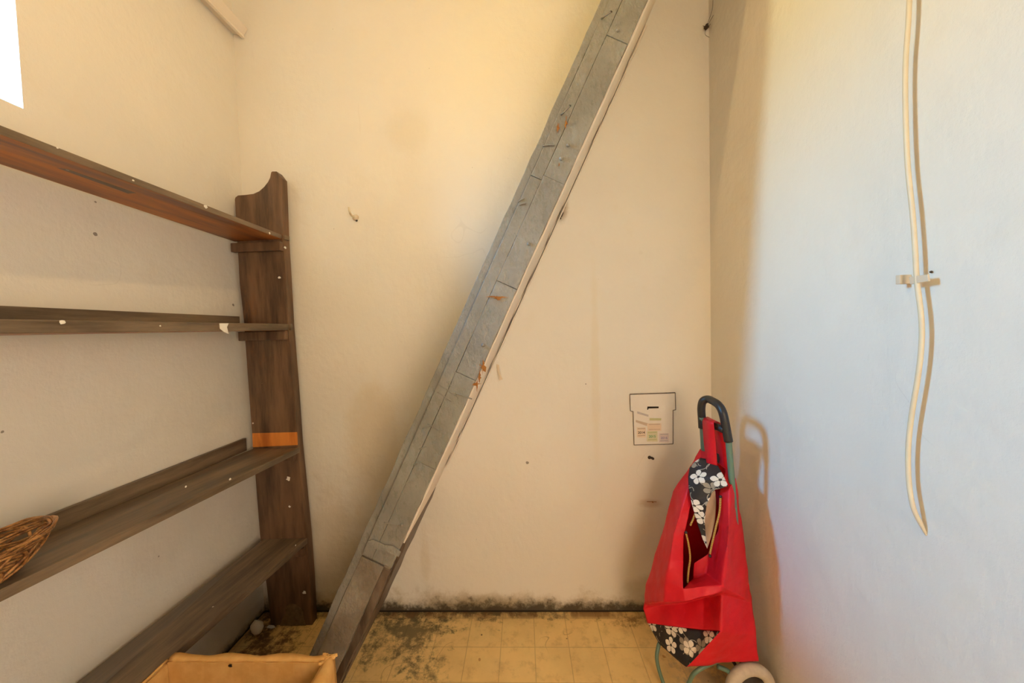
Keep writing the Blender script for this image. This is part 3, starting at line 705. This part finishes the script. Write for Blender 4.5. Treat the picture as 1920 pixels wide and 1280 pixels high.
# frame: two uprights, base and front foot
b = bmesh.new()
hn, hf = at(1366, 826, 1.013), at(1317, 800, 1.108)
bn, bf = Vector((.668, 1.045, .075)), Vector((.655, 1.215, .075))
tube(b, spline([hn+Vector((-.004, 0, .02)), hn, hn.lerp(bn, .5), bn], 6), .0085, 12)
tube(b, spline([hf+Vector((-.004, 0, .02)), hf, hf.lerp(bf, .5), bf], 6), .0085, 12)
tube(b, [bn, bf], .0085, 12)
foot = [at(1330, 1236, .99)+Vector((.09, .02, 0)), at(1310, 1255, .975), at(1290, 1283, .985), at(1272, 1316, 1.0), at(1258, 1319, 1.02), at(1247, 1290, 1.045), at(1233, 1245, 1.065), at(1233, 1218, 1.08), at(1245, 1195, 1.10), Vector((.55, 1.14, .15))]
tube(b, spline(foot, 6), .0058, 10)
tube(b, spline([at(1345, 1249, 1.0), at(1362, 1256, .995), at(1380, 1268, .99)], 4), .0062, 10)
tube(b, spline([Vector((.50, 1.02, .150)), Vector((.60, 1.09, .15)), bn+Vector((0, .08, .06))], 4), .005, 8)
link('frame', b, M['green'], tr, True)
# black foam handle: inverted U plus crossbar
b = bmesh.new()
U = [hf+Vector((0, 0, -.004)), at(1316, 785, 1.108), at(1315, 765, 1.106), at(1318, 752, 1.10), at(1327, 748, 1.09), at(1337, 752, 1.065), at(1346, 758, 1.04), at(1353, 768, 1.022), at(1358, 785, 1.014), hn+Vector((0,0,-.002))]
Us = spline(U, 8); tube(b, Us, .0118, 16)
tube(b, spline([at(1317, 793, 1.106), at(1328, 797, 1.085), at(1344, 800, 1.04), at(1358, 806, 1.016)], 6), .0105, 14)
link('handle_grip', b, M['black'], tr, True)
# wheels and axle
def wheel(c, ax, r=.073):
    c = Vector(c); ax = Vector(ax).normalized(); u = (Vector((0,0,1))-ax*ax.z).normalized(); w = ax.cross(u)
    bm = bmesh.new(); path = [c+(u*math.cos(2*math.pi*i/40)+w*math.sin(2*math.pi*i/40))*(r-.017) for i in range(40)]; tube(bm, path, .0170, 12, closed=True)
    o = link('wheel', bm, M['tyre'], tr, True)
    bm = bmesh.new()
    prof = [(.0, .012), (.012, .013), (.014, .007), (r-.024, .006)]
    rings = []
    for s in (1, -1):
        prev = None
        for rr, hh in prof:
            ring = [bm.verts.new(c+ax*hh*s+(u*math.cos(2*math.pi*i/24)+w*math.sin(2*math.pi*i/24))*max(rr, .0005)) for i in range(24)]
            if prev: [bm.faces.new((prev[i], prev[(i+1)%24], ring[(i+1)%24], ring[i])) for i in range(24)]
            prev = ring
        rings.append(prev)
    [bm.faces.new((rings[0][i], rings[0][(i+1)%24], rings[1][(i+1)%24], rings[1][i])) for i in range(24)]
    bmesh.ops.recalc_face_normals(bm, faces=bm.faces); link('wheel_hub', bm, M['hub'], o, True); return o
wheel((.640, .985, .0735), (-.06, 1, 0)); wheel((.632, 1.235, .0735), (-.06, 1, 0))
b = bmesh.new(); tube(b, [Vector((.640, .985, .0735)), Vector((.632, 1.235, .0735))], .005, 10); link('axle', b, M['hub'], tr, True)
for lo_, hi_ in (((.648, 1.02, .075), (.672, 1.05, .20)), ((.50, 1.0, .152), (.53, 1.03, .165))):
    b = bmesh.new(); box(b, lo_, hi_, .002); link('axle_bracket', b, M['black'], tr)

# bag: cloth laid out as a low net of points, then subdivided and relaxed
V = {}
def pv(n, x, y, d): V[n] = at(x, y, d)
for n, x, y, d in (
  ('a0',1292,877,1.115),('t1',1300,866,1.11),('t2',1313,858,1.10),('t3',1330,861,1.085),('t4',1346,868,1.06),('t5',1362,879,1.04),('t6',1380,897,1.03),
  ('a1',1262,921,1.125),('b1',1288,925,1.06),('c1',1298,930,1.06),('g1',1350,925,1.022),('h1',1368,914,1.00),('i1',1384,928,1.03),
  ('a2',1242,1000,1.125),('b2',1263,1000,1.035),('c2',1282,1003,1.035),('e2',1346,990,1.0),('f2',1366,998,0.955),('i2',1393,1000,1.045),
  ('a3',1224,1050,1.12),('b3',1256,1052,1.02),('c3',1281,1052,1.025),('f3',1361,1045,0.95),('i3',1399,1050,1.035),
  ('a4',1209,1095,1.115),('b4',1248,1090,1),('c4',1280,1102,0.962),('d4',1318,1099,0.952),('f4',1354,1098,0.945),('i4',1407,1100,1.03),
  ('a5',1207,1128,1.115),('b5',1244,1129,0.985),('c5',1284,1128,0.945),('d5',1320,1118,0.938),('f5',1352,1108,0.94),
  ('a6',1206,1142,1.115),('b6',1243,1133,1.095),('c6',1285,1129,1.07),('d6',1320,1119,1.045),('f6',1353,1112,0.975),('i6',1411,1130,1.02),
  ('a7',1214,1167,1.11),('b7',1246,1172,1.06),('c7',1288,1177,1.02),('d7',1320,1181,.995),('f7',1351,1183,0.95),('i7',1417,1190,.995),
  ('g8',1237,1208,1.06),('h8',1287,1252,.975),('m8',1352,1244,.978),('i8',1421,1237,.985),
  ('p',1299,1082,1.025),('q',1302,1056,1.03),('s',1328,1038,1.03),('r4',1325,1075,1.01)):
    pv(n, x, y, d)
# back of the bag, against the frame
for n, p in (('A0', (.575, 1.125, .735)), ('A1', (.60, 1.07, .70)), ('B0', (.56, 1.19, .50)), ('B1', (.645, 1.06, .50)), ('C0', (.54, 1.20, .33)), ('C1', (.655, 1.05, .33)), ('D0', (.52, 1.19, .175)), ('D1', (.675, 1.035, .168))):
    V[n] = Vector(p)
F = '''a0 a1 b1 t1|t1 b1 c1 t2|a1 a2 b2 b1|b1 b2 c2 c1|a2 a3 b3 b2|b2 b3 c3 c2|a3 a4 b4 b3|b3 b4 c4 c3|
a4 a5 b5 b4|b4 b5 c5 c4|c4 c5 d5 d4|d4 d5 f5 f4|a5 a6 b6 b5|b5 b6 c6 c5|c5 c6 d6 d5|d5 d6 f6 f5|
a6 a7 b7 b6|b6 b7 c7 c6|c6 c7 d7 d6|d6 d7 f7 f6|
t5 g1 h1 t6|t6 h1 i1|g1 e2 f2 h1|h1 f2 i2 i1|e2 s f3 f2|f2 f3 i3 i2|s r4 f4 f3|s q p r4|p c4 d4 r4|r4 d4 f4|f3 f4 i4 i3|
f4 f5 f6 i6|f4 i6 i4|f6 f7 i7 i6|f7 m8 i8 i7|f7 h8 m8|
t1 t2 A0 a0|t2 t3 A0|t3 t4 A1 A0|t4 t5 A1|t5 t6 A1|t6 i1 A1|a0 A0 B0 a1|a1 B0 a2|a2 B0 C0 a3|a3 C0 a4|a4 C0 a5|a5 C0 a6|a6 C0 D0 a7|
A0 A1 B1 B0|B0 B1 C1 C0|C0 C1 D1 D0|A1 i1 i2 B1|B1 i2 i3|B1 i3 i4 C1|C1 i4 i6|C1 i6 i7 D1|D1 i7 i8|a7 D0 g8|g8 D0 h8|h8 D0 D1 m8|m8 D1 i8'''
def net(faces, keys=None):
    bm = bmesh.new(); vs = {}
    for fc in faces.replace('\n', '').split('|'):
        ns = fc.split()
        if not ns: continue
        for n in ns:
            if n not in vs: vs[n] = bm.verts.new(V[n])
        bm.faces.new([vs[n] for n in ns])
    bmesh.ops.recalc_face_normals(bm, faces=bm.faces[:])
    return bm
tex = bpy.data.textures.new('cloth_folds', 'CLOUDS'); tex.noise_scale = .085; tex.noise_depth = 2
def cloth(o, lv=4, relax=3, amp=.006, th=.0012):
    m = o.modifiers.new('sub', 'SUBSURF'); m.subdivision_type = 'SIMPLE'; m.levels = m.render_levels = lv
    m = o.modifiers.new('relax', 'SMOOTH'); m.factor = .5; m.iterations = relax
    if amp: m = o.modifiers.new('folds', 'DISPLACE'); m.texture = tex; m.strength = amp; m.mid_level = .5
    m = o.modifiers.new('thick', 'SOLIDIFY'); m.thickness = th; m.offset = -1
bag = link('bag', net(F), M['red'], tr, True); cloth(bag, 4, 1, .013)
# floral bottom of the front and floral lid
def planar_uv(bm, o, ex, ey):
    uv = bm.loops.layers.uv.verify()
    for f in bm.faces:
        for l in f.loops: l[uv].uv = ((l.vert.co-o).dot(ex), (l.vert.co-o).dot(ey))
def pattern(name, faces, parent, o, a, b_, mat, **k):
    bm = net(faces); oo, ex = V[o], (V[a]-V[o]).normalized(); n = ex.cross(V[b_]-V[o]).normalized(); ey = n.cross(ex)
    planar_uv(bm, oo, ex, ey); q = link(name, bm, mat, parent, True); return q
q = pattern('pocket_panel', 'a7 g8 b7|b7 g8 c7|g8 h8 c7|c7 h8 d7|d7 h8 f7', bag, 'a7', 'f7', 'h8', M['floral']); q['label'] = 'black pocket panel printed with white flowers'; cloth(q, 3, 1, 0)
for n, x, y, d in (('l0',1293,877,1.085),('l1',1301,866,1.09),('l2',1313,858,1.085),('l3',1331,861,1.07),('l4',1346,872,1.045),('l5',1357,892,1.018),('l6',1366,911,.995),('l7',1353,916,1.0),('l8',1341,918,1.01),('l9',1334,927,1.02),('k1',1290,893,1.06),('k2',1291,915,1.05),('k3',1297,945,1.035),('k4',1306,978,1.03),('k5',1318,1012,1.02),('k6',1326,1029,1.015),('k7',1323,1005,1.02),('k8',1322,975,1.02),('k9',1325,948,1.015),('m1',1318,900,1.03),('m2',1310,935,1.03),('m3',1338,895,1.02)): pv(n, x, y, d)
q = pattern('lid', 'l0 k1 m1 l1|l1 m1 l2|l2 m1 m3 l3|l3 m3 l4|l4 m3 l5|l5 m3 l7 l6|m3 l8 l7|m1 l9 l8 m3|k1 k2 m1|k2 k3 m2 m1|m1 m2 l9|m2 k9 l9|k3 k4 k8 m2|m2 k8 k9|k4 k5 k7 k8|k5 k6 k7', bag, 'k6', 'l2', 'l6', M['floral']); q['label'] = 'black floral printed lid flap'; cloth(q, 3, 2, .003)
for n, x, y, d in (('n1',1341,920,1.03),('n2',1343,945,1.03),('n3',1341,975,1.028),('n4',1334,1005,1.024),('n5',1326,1029,1.02),('n6',1321,1000,1.035),('n7',1320,970,1.035),('n8',1325,940,1.035),('n9',1334,918,1.03)): pv(n, x, y, d)
q = link('lid_lining', net('n1 n2 n8 n9|n2 n3 n7 n8|n3 n4 n6 n7|n4 n5 n6'), M['lining'], bag, True, 'beige lining of the lid'); cloth(q, 3, 1, 0)
# inner back cloth of the mouth: dark red, and drawcords
b = bmesh.new()
tube(b, spline([at(1304, 960, 1.04), at(1300, 972, 1.04), at(1294, 985, 1.035)], 5), .0028, 8)
tube(b, spline([at(1286, 998, 1.02), at(1291, 1020, 1.015), at(1294, 1045, 1.01), at(1291, 1070, 1.0), at(1289, 1092, .995)], 6), .0028, 8)
tube(b, spline([at(1351, 932, 1.005), at(1349, 960, .995), at(1343, 985, .99), at(1336, 1015, .985), at(1331, 1038, .985)], 6), .0028, 8)
link('drawcord', b, M['cord'], bag, True, 'yellow and black woven drawcord')
for p_ in (at(1331, 1042, .985), at(1286, 998, 1.02), at(1351, 931, 1.005)):
    b = bmesh.new(); blob(b, p_, .004, (1, 1, 1.2), .1); link('eyelet', b, M['black'], bag, True)
# red strap looped over the crossbar
def ribbon(pts, mat, name, parent):
    bm = bmesh.new(); L = spline([p for p, _ in pts], 6); R = spline([q for _, q in pts], 6); vs = [(bm.verts.new(a), bm.verts.new((a+c)/2), bm.verts.new(c)) for a, c in zip(L, R)]
    for i in range(len(vs)-1):
        for j in (0, 1): bm.faces.new((vs[i][j], vs[i][j+1], vs[i+1][j+1], vs[i+1][j]))
    o = link(name, bm, mat, parent, True); m = o.modifiers.new('thick', 'SOLIDIFY'); m.thickness = .002; m.offset = 0; return o
ribbon([(at(1325, 868, 1.065), at(1345, 874, 1.045)), (at(1320, 830, 1.075), at(1342, 838, 1.035)), (at(1318, 800, 1.078), at(1339, 805, 1.022)), (at(1318, 788, 1.082), at(1338, 792, 1.022)), (at(1322, 783, 1.10), at(1343, 790, 1.045)), (at(1330, 786, 1.125), at(1354, 800, 1.07)), (at(1336, 830, 1.13), at(1364, 850, 1.075)), (at(1343, 870, 1.11), at(1370, 893, 1.06))], M['red'], 'strap', bag)
b = bmesh.new(); prism(b, [at(x, y, 1.10) for x, y in ((1344,850),(1348,851),(1352,868),(1346,872))], (0, .002, 0)); link('strap_label', b, M['black'], bag)

# ---------------------------------------------------------------- debris by the shelf foot
b = bmesh.new(); blob(b, (-1.045, 1.235, .028), .022, (1.1, .7, 1.25), .1, 3)
tag(link('plaster_lump', b, M['paper'], None, True), 'pale rounded plaster lump on the floor behind the shelf foot', 'plaster lump')
b = bmesh.new(); c0 = onz(507, 1175, .004); prism(b, [c0+Vector(v) for v in ((-.012,-.004,0),(.01,-.007,0),(.022,-.003,0),(.012,.004,0),(-.01,.006,0))], (0, 0, .003))
tag(link('plaster_chip', b, M['paper']), 'small flat white chip on the floor in front of the shelf foot', 'chip')
